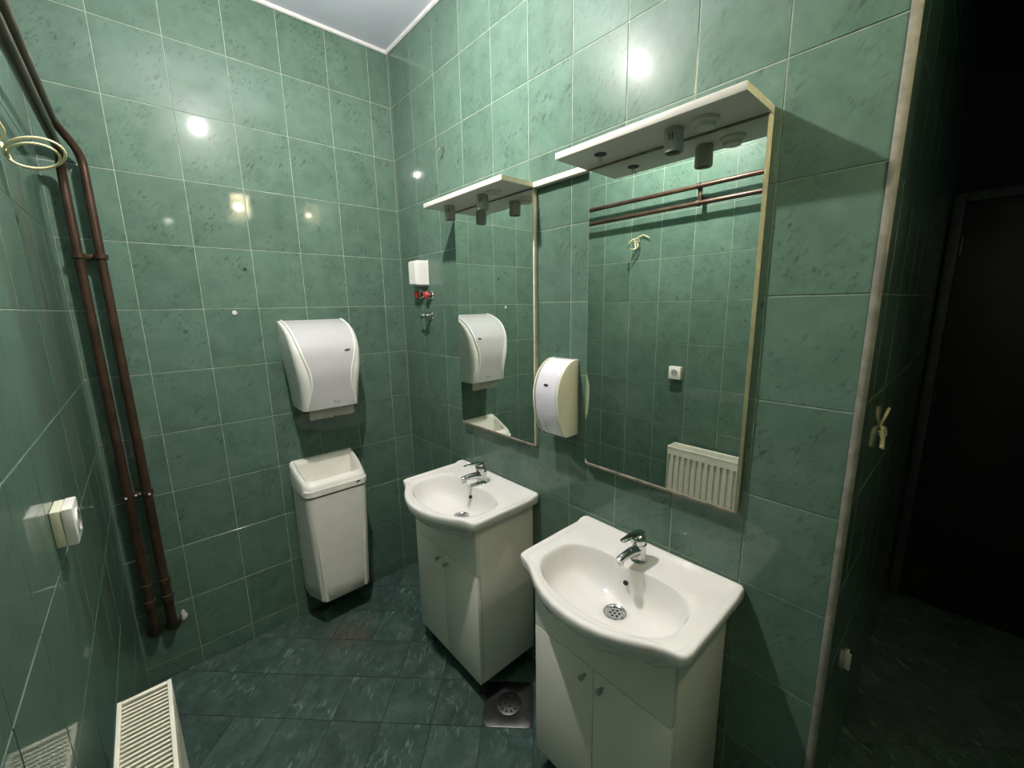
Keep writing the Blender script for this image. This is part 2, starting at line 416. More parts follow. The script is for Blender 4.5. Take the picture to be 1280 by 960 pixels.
# ------------------------------------------------------------------ mirrors with lamp shelves
MX, SH = -0.022, -0.168
def mirror_unit(y1, y0, label, spots, hole, socket):
    """y1 > y0"""
    zb, zt = 1.022, 1.972
    t = thing('mirror_with_shelf', (0, (y0 + y1) / 2, zb), label, 'mirror')
    oy, oz = -(y0 + y1) / 2, -zb
    def bx(n, x0, x1, a, c, p, q, mat, par=t, bev=0.0, off=True): return box(n, x0, x1, a + oy, c + oy, p + oz, q + oz, mat, par, bev)
    bx('backing_board', -0.001, MX + 0.004, y0, y1, zb, zt, 'board_edge', bev=0.001)
    # glass plate with one clipped lower corner
    a, c = y0 + 0.004, y1 - 0.004; p, q = zb + 0.006, zt - 0.001
    out = [(a, p), (c - 0.012, p), (c, p + 0.014), (c, q), (a, q)]
    bm = bmesh.new(); loft_bm([[Vector((x, y + oy, z + oz)) for y, z in out] for x in (MX + 0.004, MX)], bm)
    from_bm('mirror_glass', bm, 'mirror', t)
    bx('bottom_bead', MX + 0.003, MX - 0.003, y0 + 0.002, y1 - 0.014, zb - 0.001, zb + 0.007, 'mirror_grime', bev=0.001)
    s = bx('lamp_shelf', -0.001, SH, y0, y1 + 0.006, zt + 0.001, zt + 0.019, 'board_white', bev=0.0012)
    s['label'] = 'white lamp shelf along the top of the mirror'
    bx('edge_band', MX, SH + 0.001, y0 - 0.0012, y0 + 0.0002, zt + 0.002, zt + 0.018, 'board_edge', s)
    bx('shelf_seam', MX + 0.001, MX - 0.0035, y0 + 0.003, y1 - 0.003, zt - 0.003, zt + 0.001, 'mirror_grime')  # thin dark strip along the joint of glass and shelf
    for y in spots:
        prof = [(0.0, 0.002), (0.0205, 0.002), (0.0215, -0.002), (0.0225, -0.048), (0.0215, -0.052), (0.018, -0.052), (0.017, -0.044), (0.0, -0.044)]
        l = from_bm('spotlight', lathe_bm([(r_, h_ - 0.001) for r_, h_ in prof], (-0.103, y + oy, zt + oz + 0.001), (0, 0, 1), 28), 'lamp_grey', t, angle=30)
        lathe('socket_disc', [(0.0, -0.0460), (0.0168, -0.0460), (0.0168, -0.0455), (0.0, -0.0455)], (-0.103, y + oy, zt + oz), (0, 0, 1), 'lamp_hole', l, 20)
        bm = bmesh.new()
        for da in (-0.16, 0.16):
            an = math.atan2(CAM.y - y, CAM.x + 0.103) + da - 0.35
            tube_bm([(-0.103 + 0.0222 * math.cos(an), y + oy + 0.0222 * math.sin(an), zt + oz - z_) for z_ in (0.012, 0.028)], 0.0013, 6, bm)
        from_bm('vent_slots', bm, 'black', l)
    for y in hole:
        hlab = lathe('lamp_cutout', [(0.0, 0.001), (0.017, 0.001), (0.017, -0.0006), (0.0, -0.0006)], (-0.104, y + oy, zt + oz), (0, 0, 1), 'lamp_hole', t, 20)
        hlab['label'] = 'empty round cutout with loose wires'
        for k in (-1, 1): tube('loose_wire', [(-0.104, y + oy + 0.003 * k, zt + oz), (-0.105, y + oy + 0.004 * k, zt + oz - 0.022)], 0.0011, 'grey_mark', t, 6)
    for y in socket:
        o = lathe('switch_rosette', [(0.0, 0.002), (0.030, 0.002), (0.029, -0.006), (0.022, -0.010), (0.021, -0.019), (0.0, -0.020)], (-0.100, y + oy, zt + oz), (0, 0, 1), 'pale_ceramic', t, 24)
        o['label'] = 'pale round switch under the shelf'
    return t
mirror_unit(-0.565, -1.060, 'frameless wall mirror with two spotlights under its shelf, reflecting the towel dispenser', (-0.656, -0.875), (), (-0.940,))
mirror_unit(-1.303, -1.800, 'frameless wall mirror with one spotlight and an empty cutout, reflecting the radiator', (-1.620,), (-1.407,), (-1.692,))
tag(box('cable_cover', -0.0008, -0.024, -1.296, -1.062, 1.972, 1.990, 'board_white', bev=0.001), 'narrow white cable cover strip bridging the two mirrors', 'cable cover')

# ------------------------------------------------------------------ paper towel dispenser on the back wall
def towel_dispenser():
    xc, zb = -0.492, 1.112
    t = thing('paper_towel_dispenser', (xc, 0, zb), 'white paper towel dispenser with grey front cover hanging above the bin', 'dispenser')
    H = 0.405
    dep = [(0, 0.192), (0.08, 0.205), (0.18, 0.218), (0.26, 0.212), (0.32, 0.185), (0.36, 0.145), (0.385, 0.095), (0.400, 0.045), (0.405, 0.012)]
    hw = [(0, 0.126), (0.10, 0.132), (0.22, 0.146), (0.32, 0.152), (0.405, 0.152)]
    cov = [(0, 0.112), (0.05, 0.101), (0.12, 0.088), (0.17, 0.092), (0.26, 0.116), (0.34, 0.130), (0.405, 0.136)]
    def section(z, k=8):
        d, w = lerp(dep, z), lerp(hw, z); r = min(0.035, d * 0.6); pts = [Vector((-w, 0, z))]
        for i in range(k + 1):
            a = math.pi + (math.pi / 2) * i / k; pts.append(Vector((-w + r + r * math.cos(a), -d + r + r * math.sin(a), z)))
        for i in range(k + 1):
            a = 1.5 * math.pi + (math.pi / 2) * i / k; pts.append(Vector((w - r + r * math.cos(a), -d + r + r * math.sin(a), z)))
        pts.append(Vector((w, 0, z))); return pts
    zs = [0.0, 0.003] + [0.02 * i for i in range(1, 15)] + [0.29 + 0.012 * i for i in range(8)] + [0.384, 0.392, 0.398, 0.402, 0.405]
    bm = bmesh.new(); loft_bm([section(z) for z in zs], bm)
    body = from_bm('housing', bm, 'white_plastic', t, angle=60)
    # raised rims and the grey cover
    def depth_at(x, z):
        d, w = lerp(dep, z), lerp(hw, z); r = min(0.035, d * 0.6); ax = abs(x)
        if ax <= w - r: return d
        e = min(1, (ax - (w - r)) / r); return d - r + r * math.sqrt(max(0, 1 - e * e))
    bm = bmesh.new(); rows = []
    zc = [0.004] + [0.015 * i for i in range(1, 20)] + [0.29 + 0.010 * i for i in range(1, 10)] + [0.386, 0.392, 0.397, 0.401, 0.4045, 0.4065]
    for z in zc:
        c = lerp(cov, z); zz = min(z, 0.405); row = []
        for i in range(13):
            x = -c + 2 * c * i / 12; row.append(bm.verts.new((x, -depth_at(x, zz) - 0.0035, z)))
        rows.append(row)
    for a, c in zip(rows, rows[1:]):
        for i in range(12): bm.faces.new((a[i], a[i + 1], c[i + 1], c[i]))
    g = bmesh.ops.extrude_face_region(bm, geom=bm.faces[:]); vs = [v for v in g['geom'] if isinstance(v, bmesh.types.BMVert)]
    bmesh.ops.translate(bm, verts=vs, vec=(0, 0.006, 0))
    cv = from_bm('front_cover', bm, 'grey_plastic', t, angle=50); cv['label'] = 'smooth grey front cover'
    for s in (-1, 1):
        pts = [Vector((s * lerp(cov, z), -depth_at(lerp(cov, z), min(z, 0.405)) - 0.001, z)) for z in zc]
        tube('rim', pts, 0.0058, 'white_plastic', body, 8)
    o = lathe('badge', [(0.0, 0.0), (0.008, 0.0), (0.008, 0.0015), (0.0, 0.002)], (0, 0, 0), (0, -1, 0), 'dark_badge', cv, 20)
    o.scale = (1.7, 1, 0.62); o.location = (0.082, -depth_at(0.086, 0.268) - 0.0035, 0.268); o.rotation_euler = (R(-8), R(-8), 0)
    for k, x in enumerate((0.010, 0.026)):
        box('mark', x - 0.005, x + 0.005, -depth_at(0, 0.034) - 0.0042, -depth_at(0, 0.034) - 0.003, 0.026, 0.038, 'grey_mark', cv, 0.0004)
    # torn paper
    bm = bmesh.new(); n = 46; top, bot = [], []
    for i in range(n + 1):
        x = -0.098 + 0.206 * i / n; w = 0.003 * math.sin(i * 0.6)
        top.append(bm.verts.new((x, -0.160 + w * 0.3, 0.012))); bot.append(bm.verts.new((x, -0.163 + w, -0.045 - 0.006 * random.random() - (0.003 if i % 2 else 0))))
    for i in range(n): bm.faces.new((top[i], top[i + 1], bot[i + 1], bot[i]))
    g = bmesh.ops.extrude_face_region(bm, geom=bm.faces[:]); bmesh.ops.translate(bm, verts=[v for v in g['geom'] if isinstance(v, bmesh.types.BMVert)], vec=(0, 0.0006, 0))
    o = from_bm('paper_sheet', bm, 'paper', t); o['label'] = 'torn end of a paper towel'
towel_dispenser()

# ------------------------------------------------------------------ wall hung waste bin
def waste_bin():
    xc, zb = -0.512, 0.135
    t = thing('waste_bin', (xc, 0, zb), 'white plastic waste bin with open top hanging on the wall', 'bin')
    def sec(z, wb_, wf, d, r, k=6, y0=-0.004, tilt=0.0):
        pts = []
        def P(x, y): pts.append(Vector((x, y, z + tilt * (y - y0))))
        P(-wb_, y0)
        m = -d * 0.45
        for (cx, cy, a0, a1) in ((-wf + r, -d + r, math.pi, 1.5 * math.pi), (wf - r, -d + r, 1.5 * math.pi, 2 * math.pi)):
            if cx < 0: P(-wb_, m)
            for i in range(k + 1):
                a = a0 + (a1 - a0) * i / k; P(cx + r * math.cos(a), cy + r * math.sin(a))
            if cx > 0: P(wb_, m)
        P(wb_, y0); return pts
    rings = [sec(0.004, 0.128, 0.097, 0.165, 0.03), sec(0.0, 0.14, 0.110, 0.180, 0.03), sec(0.012, 0.150, 0.122, 0.190, 0.03)]
    for i in range(1, 9):
        u = i / 8; rings.append(sec(0.012 + 0.553 * u, 0.150 + 0.003 * u, 0.122 + 0.024 * u ** 0.8, 0.190 + 0.018 * u, 0.03 + 0.008 * u))
    b = from_bm('bin_body', loft_bm(rings), 'bin_plastic', t, angle=45)
    # chamfer ribs on the front faces
    for s in (-1, 1):
        tube('corner_rib', [(s * 0.098, -0.184, 0.012), (s * 0.108, -0.193, 0.25), (s * 0.124, -0.2005, 0.55)], 0.008, 'bin_plastic', b, 8, radii=[0.010, 0.009, 0.003])
    z1 = 0.572
    # lid: outer shell with sloped top, inner opening and funnel
    L = [sec(z1, 0.151, 0.144, 0.207, 0.038), sec(z1 + 0.003, 0.156, 0.150, 0.213, 0.04), sec(z1 + 0.030, 0.157, 0.151, 0.213, 0.042)]
    for du, dz_ in ((0.0, 0.108), (0.0015, 0.117), (0.005, 0.125), (0.010, 0.130), (0.016, 0.1315)): L.append(sec(z1 + dz_, 0.155 - du, 0.148 - du, 0.206 - du, 0.042, tilt=0.40))
    L += [sec(z1 + 0.129, 0.136, 0.126, 0.180, 0.03, y0=-0.030, tilt=0.40), sec(z1 + 0.122, 0.131, 0.121, 0.175, 0.03, y0=-0.034, tilt=0.40), sec(z1 + 0.105, 0.128, 0.118, 0.172, 0.03, y0=-0.036, tilt=0.35), sec(z1 - 0.02, 0.118, 0.108, 0.160, 0.03, y0=-0.050)]
    l = from_bm('lid', loft_bm(L, cap0=False, cap1=True), 'bin_plastic', t, angle=38); l['label'] = 'raised rim lid with sloping opening'
    o = lathe('badge', [(0.0, 0.0), (0.008, 0.0), (0.008, 0.0012), (0.0, 0.0015)], (0, 0, 0), (0, -1, 0), 'dark_badge', l, 16)
    o.scale = (1.5, 1, 0.5); o.location = (0.096, -0.2125, z1 + 0.022); o.rotation_euler = (0, R(-10), 0)
waste_bin()

# ------------------------------------------------------------------ vanity cabinets, basins, taps
BZ = 0.812      # rim height
def make_cabinet(yc, label):
    t = thing('vanity_cabinet', (0, yc, 0), label, 'cabinet', 'vanity cabinets under the basins')
    hw, xf = 0.230, -0.300
    for s in (-1, 1):
        box('side_panel', -0.004, xf + 0.018, s * hw, s * (hw - 0.016), 0.085, 0.772, 'white_lacquer', t, 0.001)
        for x in (-0.05, -0.255):
            lathe('foot', [(0.0, 0.0), (0.022, 0.0), (0.022, 0.012), (0.014, 0.02), (0.014, 0.084), (0.0, 0.084)], (x, s * (hw - 0.045), 0), (0, 0, 1), 'black_rubber', t, 16)
    box('bottom_panel', -0.006, xf + 0.019, -hw + 0.0165, hw - 0.0165, 0.086, 0.102, 'white_lacquer', t)
    box('back_panel', -0.004, -0.008, -hw + 0.0165, hw - 0.0165, 0.1025, 0.62, 'white_lacquer', t)
    topz = [(0.0, 0.686), (0.10, 0.690), (0.15, 0.705), (0.17, 0.718), (0.19, 0.744), (0.205, 0.765), (0.23, 0.772)]
    out = [(-hw, 0.566), (hw, 0.566)] + [(yy, lerp(topz, abs(yy))) for yy in [hw - hw * k / 14 for k in range(29)]]
    from_bm('upper_front', loft_bm([[Vector((x, y, z)) for y, z in out] for x in (xf, xf + 0.0175)]), 'white_lacquer', t)
    for s in (-1, 1):
        d = box('door', xf - 0.001, xf + 0.0165, s * 0.0014, s * hw, 0.086, 0.562, 'white_lacquer', t, 0.0014)
        k = lathe('knob', [(0.004, 0.0), (0.0045, 0.010), (0.0085, 0.013), (0.0085, 0.022), (0.006, 0.024), (0.0, 0.0245)], (xf - 0.001, s * 0.030, 0.527), (-1, 0, 0), 'lamp_grey', d, 16)
    return t
def basin_rings(Nn=168):
    cx = -0.245
    half = [(0.0, 0.0), (0.0, 0.262), (-0.006, 0.270), (-0.15, 0.271), (-0.310, 0.270), (-0.327, 0.266), (-0.336, 0.257), (-0.339, 0.244), (-0.343, 0.226), (-0.354, 0.202), (-0.373, 0.170), (-0.393, 0.135), (-0.410, 0.095), (-0.421, 0.050), (-0.425, 0.0)]
    poly = [Vector(p) for p in half] + [Vector((x, -y)) for x, y in reversed(half[1:-1])]
    out = []
    for k in range(Nn):
        th = 2 * math.pi * k / Nn; d = Vector((math.cos(th), math.sin(th))); o = Vector((cx, 0)); best = None
        for a, c in zip(poly, poly[1:] + poly[:1]):
            e = c - a; den = d.x * e.y - d.y * e.x
            if abs(den) < 1e-9: continue
            q = a - o; tt = (q.x * e.y - q.y * e.x) / den; uu = (q.x * d.y - q.y * d.x) / den
            if tt > 0 and -1e-6 <= uu <= 1 + 1e-6 and (best is None or tt > best): best = tt
        out.append(o + d * best)
    return cx, out
def make_basin(yc, label):
    t = thing('washbasin', (0, yc, BZ), label, 'washbasin', 'ceramic washbasins on the vanities')
    Nn = 168; cx, outl = basin_rings(Nn); o = Vector((cx, 0))
    DR = Vector((-0.205, 0))
    def bowl(th):
        d = Vector((math.cos(th), math.sin(th)))
        a, b_ = (0.118 if d.x > 0 else 0.132), 0.213; p = 2.35 if d.x < 0 else 3.4
        r = (abs(d.x / a) ** p + abs(d.y / b_) ** p) ** (-1 / p)
        pt = o + d * r
        # tongue of the tap ledge pushes into the back of the bowl
        if d.x > 0: pt.x -= 0.020 * math.exp(-(pt.y / 0.045) ** 2)
        return pt
    rings = []; TH_ = [2 * math.pi * k / Nn for k in range(Nn)]
    B = [bowl(th) for th in TH_]
    DC = [DR + (b_ - DR).normalized() * 0.033 for b_ in B]
    def mixr(f, z): rings.append([Vector((*(d_ + (b_ - d_) * f), z)) for b_, d_ in zip(B, DC)])
    for rr_, z_ in ((0.026, -0.128), (0.031, -0.1225), (0.033, -0.120)): rings.append([Vector((*(DR + (b_ - DR).normalized() * rr_), z_)) for b_ in B])
    for f, z in ((0.15, -0.1185), (0.35, -0.114), (0.53, -0.107), (0.69, -0.096), (0.81, -0.082), (0.88, -0.062), (0.935, -0.038), (0.97, -0.020), (0.995, -0.0105), (1.02, -0.0065)): mixr(f, z)
    def between(f, z, inset=0.0):
        rr = []
        for b_, q in zip(B, outl):
            e = b_ * (1.0) + (b_ - DR).normalized() * 0.006; qq = q - (q - o).normalized() * inset
            rr.append(Vector((*(e + (qq - e) * f), z)))
        return rr
    rings.append(between(0.30, -0.0060)); rings.append(between(0.55, -0.0060)); rings.append(between(0.72, -0.0060))
    def outr(inset, z): rings.append([Vector((*(q - (q - o).normalized() * inset), z)) for q in outl])
    outr(0.026, -0.0055); outr(0.018, -0.0020); outr(0.010, 0.0); outr(0.004, -0.0012); outr(0.0008, -0.005); outr(0.0, -0.012); outr(0.001, -0.026)
    # underside: flat under the deck, deeper and rolled under the bow
    for (s1, z1), (s2, z2) in (((0.985, -0.034), (0.985, -0.034)), ((0.845, -0.038), (0.93, -0.056)), ((0.805, -0.070), (0.82, -0.079)), ((0.72, -0.105), (0.68, -0.102)), ((0.52, -0.132), (0.50, -0.124)), ((0.18, -0.146), (0.18, -0.146))):
        rr = []
        for q in outl:
            w = max(0, min(1, (-q.x - 0.27) / 0.10)); w = w * w * (3 - 2 * w); sc = s1 + (s2 - s1) * w
            p = o + (q - o) * sc; rr.append(Vector((p.x, p.y, z1 + (z2 - z1) * w)))
        rings.append(rr)
    for rg in rings:
        for v in rg:
            if v.z > -0.02:
                w = max(0, min(1, (v.x + 0.048) / 0.018)); v.z += 0.007 * w * w * (3 - 2 * w)
    bm = loft_bm(rings, cap0=True, cap1=True)
    b = from_bm('bowl', bm, 'ceramic', t, angle=60)
    # drain strainer and overflow
    d = lathe('strainer', [(0.0, -0.1235), (0.022, -0.1235), (0.025, -0.1195), (0.030, -0.1175), (0.033, -0.1185), (0.033, -0.123)], (DR.x, DR.y, 0), (0, 0, 1), 'chrome', t, 28)
    bm = bmesh.new()
    for r_, n in ((0.0, 1), (0.0125, 6)):
        for k in range(n):
            a = 2 * math.pi * k / max(n, 1); lathe_bm([(0.0, -0.1236), (0.0042, -0.1236), (0.0042, -0.1229), (0.0, -0.1229)], (DR.x + r_ * math.cos(a), DR.y + r_ * math.sin(a), 0), (0, 0, 1), 10, bm)
    from_bm('strainer_holes', bm, 'black', d)
    lathe('overflow_hole', [(0.0, -0.006), (0.0068, -0.006), (0.0068, 0.0012), (0.0050, 0.0018), (0.0, 0.0005)], (-0.1555, 0, -0.050), (-0.80, 0, 0.55), 'black', t, 16)
    return t
def make_tap(yc, label, turn=0.0):
    t = thing('mixer_tap', (-0.088, yc, BZ - 0.006), label, 'tap', 'chrome mixer taps on the basins'); t.rotation_euler = (0, 0, R(turn))
    b = lathe('tap_body', [(0.0, 0.0), (0.0245, 0.0), (0.0245, 0.004), (0.0215, 0.008), (0.0205, 0.030), (0.0215, 0.050), (0.0225, 0.056), (0.020, 0.060), (0.0, 0.061)], (0, 0, 0), (0, 0, 1), 'chrome', t, 28)
    bm = tube_bm([(0.004, 0, 0.034), (-0.022, 0, 0.040), (-0.050, 0, 0.0455), (-0.080, 0, 0.0475), (-0.102, 0, 0.0465), (-0.108, 0, 0.0455)], 0.012, 16, radii=[0.017, 0.0165, 0.0135, 0.0115, 0.0110, 0.0075])
    from_bm('spout', bm, 'chrome', t, angle=60)
    lathe('aerator', [(0.0, 0.0), (0.0095, 0.0), (0.0095, -0.010), (0.0, -0.010)], (-0.096, 0, 0.040), (0, 0, 1), 'chrome', t, 18)
    hd = lathe('handle_cap', [(0.0, 0.0605), (0.021, 0.0605), (0.0232, 0.066), (0.0225, 0.078), (0.0185, 0.087), (0.010, 0.092), (0.0, 0.093)], (0, 0, 0), (-0.10, 0, 1), 'chrome', t, 28, 60)
    rings = []
    for x, z, w, th_ in ((0.012, 0.090, 0.013, 0.004), (-0.010, 0.0945, 0.015, 0.0045), (-0.035, 0.0965, 0.0135, 0.0040), (-0.062, 0.0985, 0.0115, 0.0033), (-0.086, 0.0995, 0.0100, 0.0028), (-0.093, 0.0997, 0.0070, 0.0020)):
        rings.append([Vector((x, w * math.cos(a), z + th_ * math.sin(a))) for a in [2 * math.pi * k / 14 for k in range(14)]])
    from_bm('lever', loft_bm(rings), 'chrome', hd, angle=60)
    lathe('indicator', [(0.0, 0.0), (0.0030, 0.0), (0.0030, 0.0012), (0.0, 0.0014)], (-0.0225, 0, 0.071), (-1, 0, 0.1), 'red_plastic', hd, 12)
    return t
for yc, a, b_, c, turn in ((-0.795, 'white two door vanity cabinet next to the back wall corner', 'white ceramic basin beneath the mirror that reflects the towel dispenser', 'chrome lever tap on the basin near the back wall corner', 0),
                     (-1.566, 'white two door vanity cabinet beside the pale corner strip', 'white ceramic basin beneath the mirror that reflects the radiator', 'chrome lever tap on the basin beside the floor drain and pale strip', 0)):
    make_cabinet(yc, a); make_basin(yc, b_); make_tap(yc, c, turn)

# ------------------------------------------------------------------ soap dispenser between the mirrors
def soap_dispenser():
    yc, zb = -1.196, 1.112
    t = thing('soap_dispenser', (0, yc, zb), 'white soap dispenser with cream sides on the wall between the mirrors', 'dispenser')
    H = 0.268
    dep = [(0, 0.062), (0.02, 0.078), (0.09, 0.104), (0.15, 0.108), (0.21, 0.092), (0.245, 0.066), (0.262, 0.040), (0.268, 0.022)]
    hw = 0.060
    def sec(z, w, extra=0.0):
        d = lerp(dep, z) + extra; r = min(0.012, d * 0.5); pts = [Vector((-0.0008, -w, z))]
        for i in range(5):
            a = math.pi * 1.5 - (math.pi / 2) * i / 4; pts.append(Vector((-d + r + r * math.cos(a), -w + r + r * math.sin(a), z)))
        for i in range(5):
            a = math.pi - (math.pi / 2) * i / 4; pts.append(Vector((-d + r + r * math.cos(a), w - r + r * math.sin(a), z)))
        pts.append(Vector((-0.0008, w, z))); return pts
    zs = [0, 0.004, 0.012, 0.03, 0.05, 0.07, 0.09, 0.12, 0.15, 0.17, 0.19, 0.21, 0.225, 0.238, 0.248, 0.256, 0.262, 0.266, 0.268]
    c = from_bm('front_cover', loft_bm([sec(z, hw - 0.007) for z in zs]), 'pale_lilac_plastic', t, angle=45); c['label'] = 'glossy white front cover'
    for s in (-1, 1):
        bm = bmesh.new(); rr = []
        for yy, sh in ((s * (hw - 0.0070), 0.0006), (s * (hw - 0.002), 0.0006), (s * hw, -0.003)):
            pts = [Vector((-0.0008, yy, 0.0 if sh > 0 else 0.002))] + [Vector((-lerp(dep, z) - sh, yy, z + (0.0 if sh > 0 else (0.003 if z < 0.02 else (-0.003 if z > 0.25 else 0))))) for z in zs] + [Vector((-0.0008, yy, H + 0.001 if sh > 0 else H - 0.003))]
            rr.append(pts)
        p = from_bm('side_panel', loft_bm(rr, bm), 'cream_plastic', t, angle=45); p['label'] = 'cream side panel'
    o = lathe('badge', [(0.0, 0.0), (0.008, 0.0), (0.008, 0.0012), (0.0, 0.0015)], (0, 0, 0), (-1, 0, 0), 'dark_badge', c, 20)
    o.scale = (1, 1.3, 0.6); o.location = (-lerp(dep, 0.185) - 0.0002, 0.0, 0.185); o.rotation_euler = (0, R(8), 0)
    for z, w in ((0.020, 0.003), (0.032, 0.007), (0.046, 0.004)):
        box('label_mark', -lerp(dep, z) - 0.0012, -lerp(dep, z) + 0.004, 0.016 - w, 0.016 + w, z - 0.002, z + 0.002, 'grey_mark', c, 0.0003)
soap_dispenser()

# ------------------------------------------------------------------ valves in the corner on the mirror wall
t = thing('junction_box', (0, -0.252, 1.677), 'small white plastic box above the red valves near the corner', 'junction box')
bm = loft_bm([[Vector((x, s1 * w, z)) for s1, z in ((-1, lo), (1, lo), (1, hi), (-1, hi))] for x, w, lo, hi in ((-0.0008, 0.038, 0.0, 0.120), (-0.060, 0.037, 0.0, 0.119), (-0.072, 0.034, 0.004, 0.113))])
bmesh.ops.bevel(bm, geom=bm.edges[:], offset=0.003, segments=2, affect='EDGES')
from_bm('cover', bm, 'white_plastic', t, angle=40)
box('base_plate', -0.0006, -0.006, -0.040, 0.040, -0.002, 0.122, 'white_plastic', t, 0.001)
for y, z, lab in ((-0.208, 1.634, 'red valve knob in the shade under the white box'), (-0.300, 1.628, 'red valve knob in the light beside the shaded one')):
    t = thing('valve_knob', (0, y, z), lab, 'valve', 'red valves near the corner')
    lathe('rosette', [(0.0, 0.0006), (0.026, 0.0006), (0.024, 0.006), (0.012, 0.010), (0.010, 0.022), (0.0, 0.022)], (0, 0, 0), (-1, 0, 0), 'chrome', t, 24)
    lathe('stem', [(0.007, 0.02), (0.007, 0.024), (0.0, 0.024)], (0, 0, 0), (-1, 0, 0), 'chrome', t, 14)
    bm = bmesh.new(); prof = []
    n = 40; rings = []
    for hx, rr in ((0.020, 0.012), (0.022, 0.018), (0.032, 0.019), (0.035, 0.016), (0.036, 0.006)):
        rings.append([Vector((-hx, (rr * (1 + 0.08 * math.cos(6 * a))) * math.cos(a), (rr * (1 + 0.08 * math.cos(6 * a))) * math.sin(a))) for a in [2 * math.pi * k / n for k in range(n)]])
    from_bm('handwheel', loft_bm(rings, bm), 'red_plastic', t, angle=50)
t = thing('wall_tap', (0, -0.292, 1.525), 'small chrome angle tap with lever below the red valves', 'tap')
lathe('rosette', [(0.0, 0.0006), (0.022, 0.0006), (0.020, 0.005), (0.010, 0.008), (0.0, 0.008)], (0, 0, 0), (-1, 0, 0), 'chrome', t, 24)
lathe('tap_body', [(0.0095, 0.006), (0.0095, 0.040), (0.013, 0.042), (0.013, 0.056), (0.008, 0.060), (0.0, 0.060)], (0, 0, 0), (-1, 0, 0), 'chrome', t, 18)
tube('lever', [(-0.050, 0.045, 0.001), (-0.050, -0.030, 0.001)], 0.005, 'chrome', t, 10)
lathe('outlet', [(0.0, -0.030), (0.008, -0.030), (0.008, -0.012), (0.007, 0.0), (0.0, 0.0)], (-0.032, 0, 0), (0, 0, 1), 'chrome', t, 14)
t = thing('wall_hook', (0, -0.482, 2.262), 'small chrome hook high on the wall above the valves', 'hook')
lathe('plate', [(0.0, 0.0006), (0.010, 0.0006), (0.009, 0.003), (0.0, 0.004)], (0, 0, 0), (-1, 0, 0), 'chrome', t, 16)
tube('hook', smooth_path([(-0.003, 0, 0.0), (-0.022, 0, -0.004), (-0.030, 0, -0.022), (-0.042, 0, -0.010)], 0.012), 0.0035, 'chrome', t, 8)
tag(lathe('drill_hole', [(0.0, 0.0008), (0.0078, 0.0008), (0.0070, 0.0018), (0.0, 0.0012)], (-0.741, -0.0002, 1.744), (0, -1, 0), 'black', None, 14), 'dark drilled hole in a green tile of the back wall', 'hole')
tag(lathe('wall_plug', [(0.0, 0.0), (0.010, 0.0004), (0.008, 0.003), (0.0, 0.004)], (-0.802, -0.0004, 1.559), (0, -1, 0), 'white_plaster', None, 12), 'white filler plug in a green tile left of the towel dispenser', 'plug')

# ------------------------------------------------------------------ copper heating pipes in the left corner
PR = 0.0125
PV = 0.0165  # uprights thickened to stand in for their shadow on the wall
def pipe(xv, zh, xh, lab, zbend, chip=False):
    t = thing('heating_pipe', (xv, -0.046, 0.26), lab, 'pipe', 'copper heating pipes')
    pts = smooth_path([(xh, -YR + 0.002, zh), (xh, -0.115, zh), (xv, -0.046, zbend), (xv, -0.046, 0.275), (xv, 0.004, 0.240)], 0.045, 8)
    radii = [PV if p.z < zbend - 0.06 and p.y > -0.06 else PR for p in pts]
    o = tube('pipe_run', [p - t.location for p in pts], PR, 'copper_paint', t, 16, radii=radii)
    for z in (0.40, 0.475): lathe('union_ring', [(PV, -0.012), (0.021, -0.010), (0.021, 0.010), (PV, 0.012)], (0, 0, z - 0.26), (0, 0, 1), 'brass_fitting', t, 16)
    lathe('escutcheon', [(PV + 0.001, 0.0), (0.028, 0.0), (0.026, 0.005), (PV + 0.001, 0.008)], (0, 0.046, -0.02), (0, -1, 0), 'brass_fitting', t, 20)
    if chip:
        bm = bmesh.new(); bmesh.ops.create_icosphere(bm, subdivisions=2, radius=1.0)
        for v in bm.verts: v.co = Vector((v.co.x * 0.011, v.co.y * 0.006, v.co.z * 0.026)) * (1 + 0.25 * math.sin(v.co.x * 9 + v.co.z * 7))
        c = from_bm('plaster_chip', bm, 'pale_ceramic', t, angle=30); c.location = (0.040, 0.042, 0.0); c['label'] = 'loose pale plaster chip beside the pipe end'
    return t
pipe(-1.185, 2.172, -W + 0.062, 'brown copper pipe with the upper run, outer of the corner pair', 2.105, True)
pipe(-1.241, 2.086, -W + 0.062, 'brown copper pipe with the lower run, inner of the corner pair', 2.035)
def clip_v(z, lab, mat='copper_paint'):
    t = thing('pipe_clip', (-1.213, 0, z), lab, 'pipe clip')
    box('clip_bar', -0.046, 0.046, -0.036, -0.028, -0.008, 0.008, mat, t, 0.001)
    box('clip_post', -0.008, 0.008, -0.030, -0.0006, -0.006, 0.006, mat, t, 0.001)
    for x in (-0.028, 0.028): lathe('clip_ring', [(PV, -0.007), (PV + 0.003, -0.007), (PV + 0.003, 0.007), (PV, 0.007)], (x, -0.046, 0), (0, 0, 1), mat, t, 16)
    return t
clip_v(1.765, 'copper pipe clip joining the two upright pipes at head height')
t = clip_v(0.865, 'pipe clip with pale screw heads low on the upright pipes')
for x in (-0.034, -0.006, 0.007, 0.034): lathe('screw_head', [(0.0, 0.0), (0.0045, 0.0), (0.0035, 0.003), (0.0, 0.004)], (x, -0.038 if abs(x) < 0.02 else -0.064, random.uniform(-0.004, 0.004)), (0, -1, 0), 'white_plaster', t, 10)
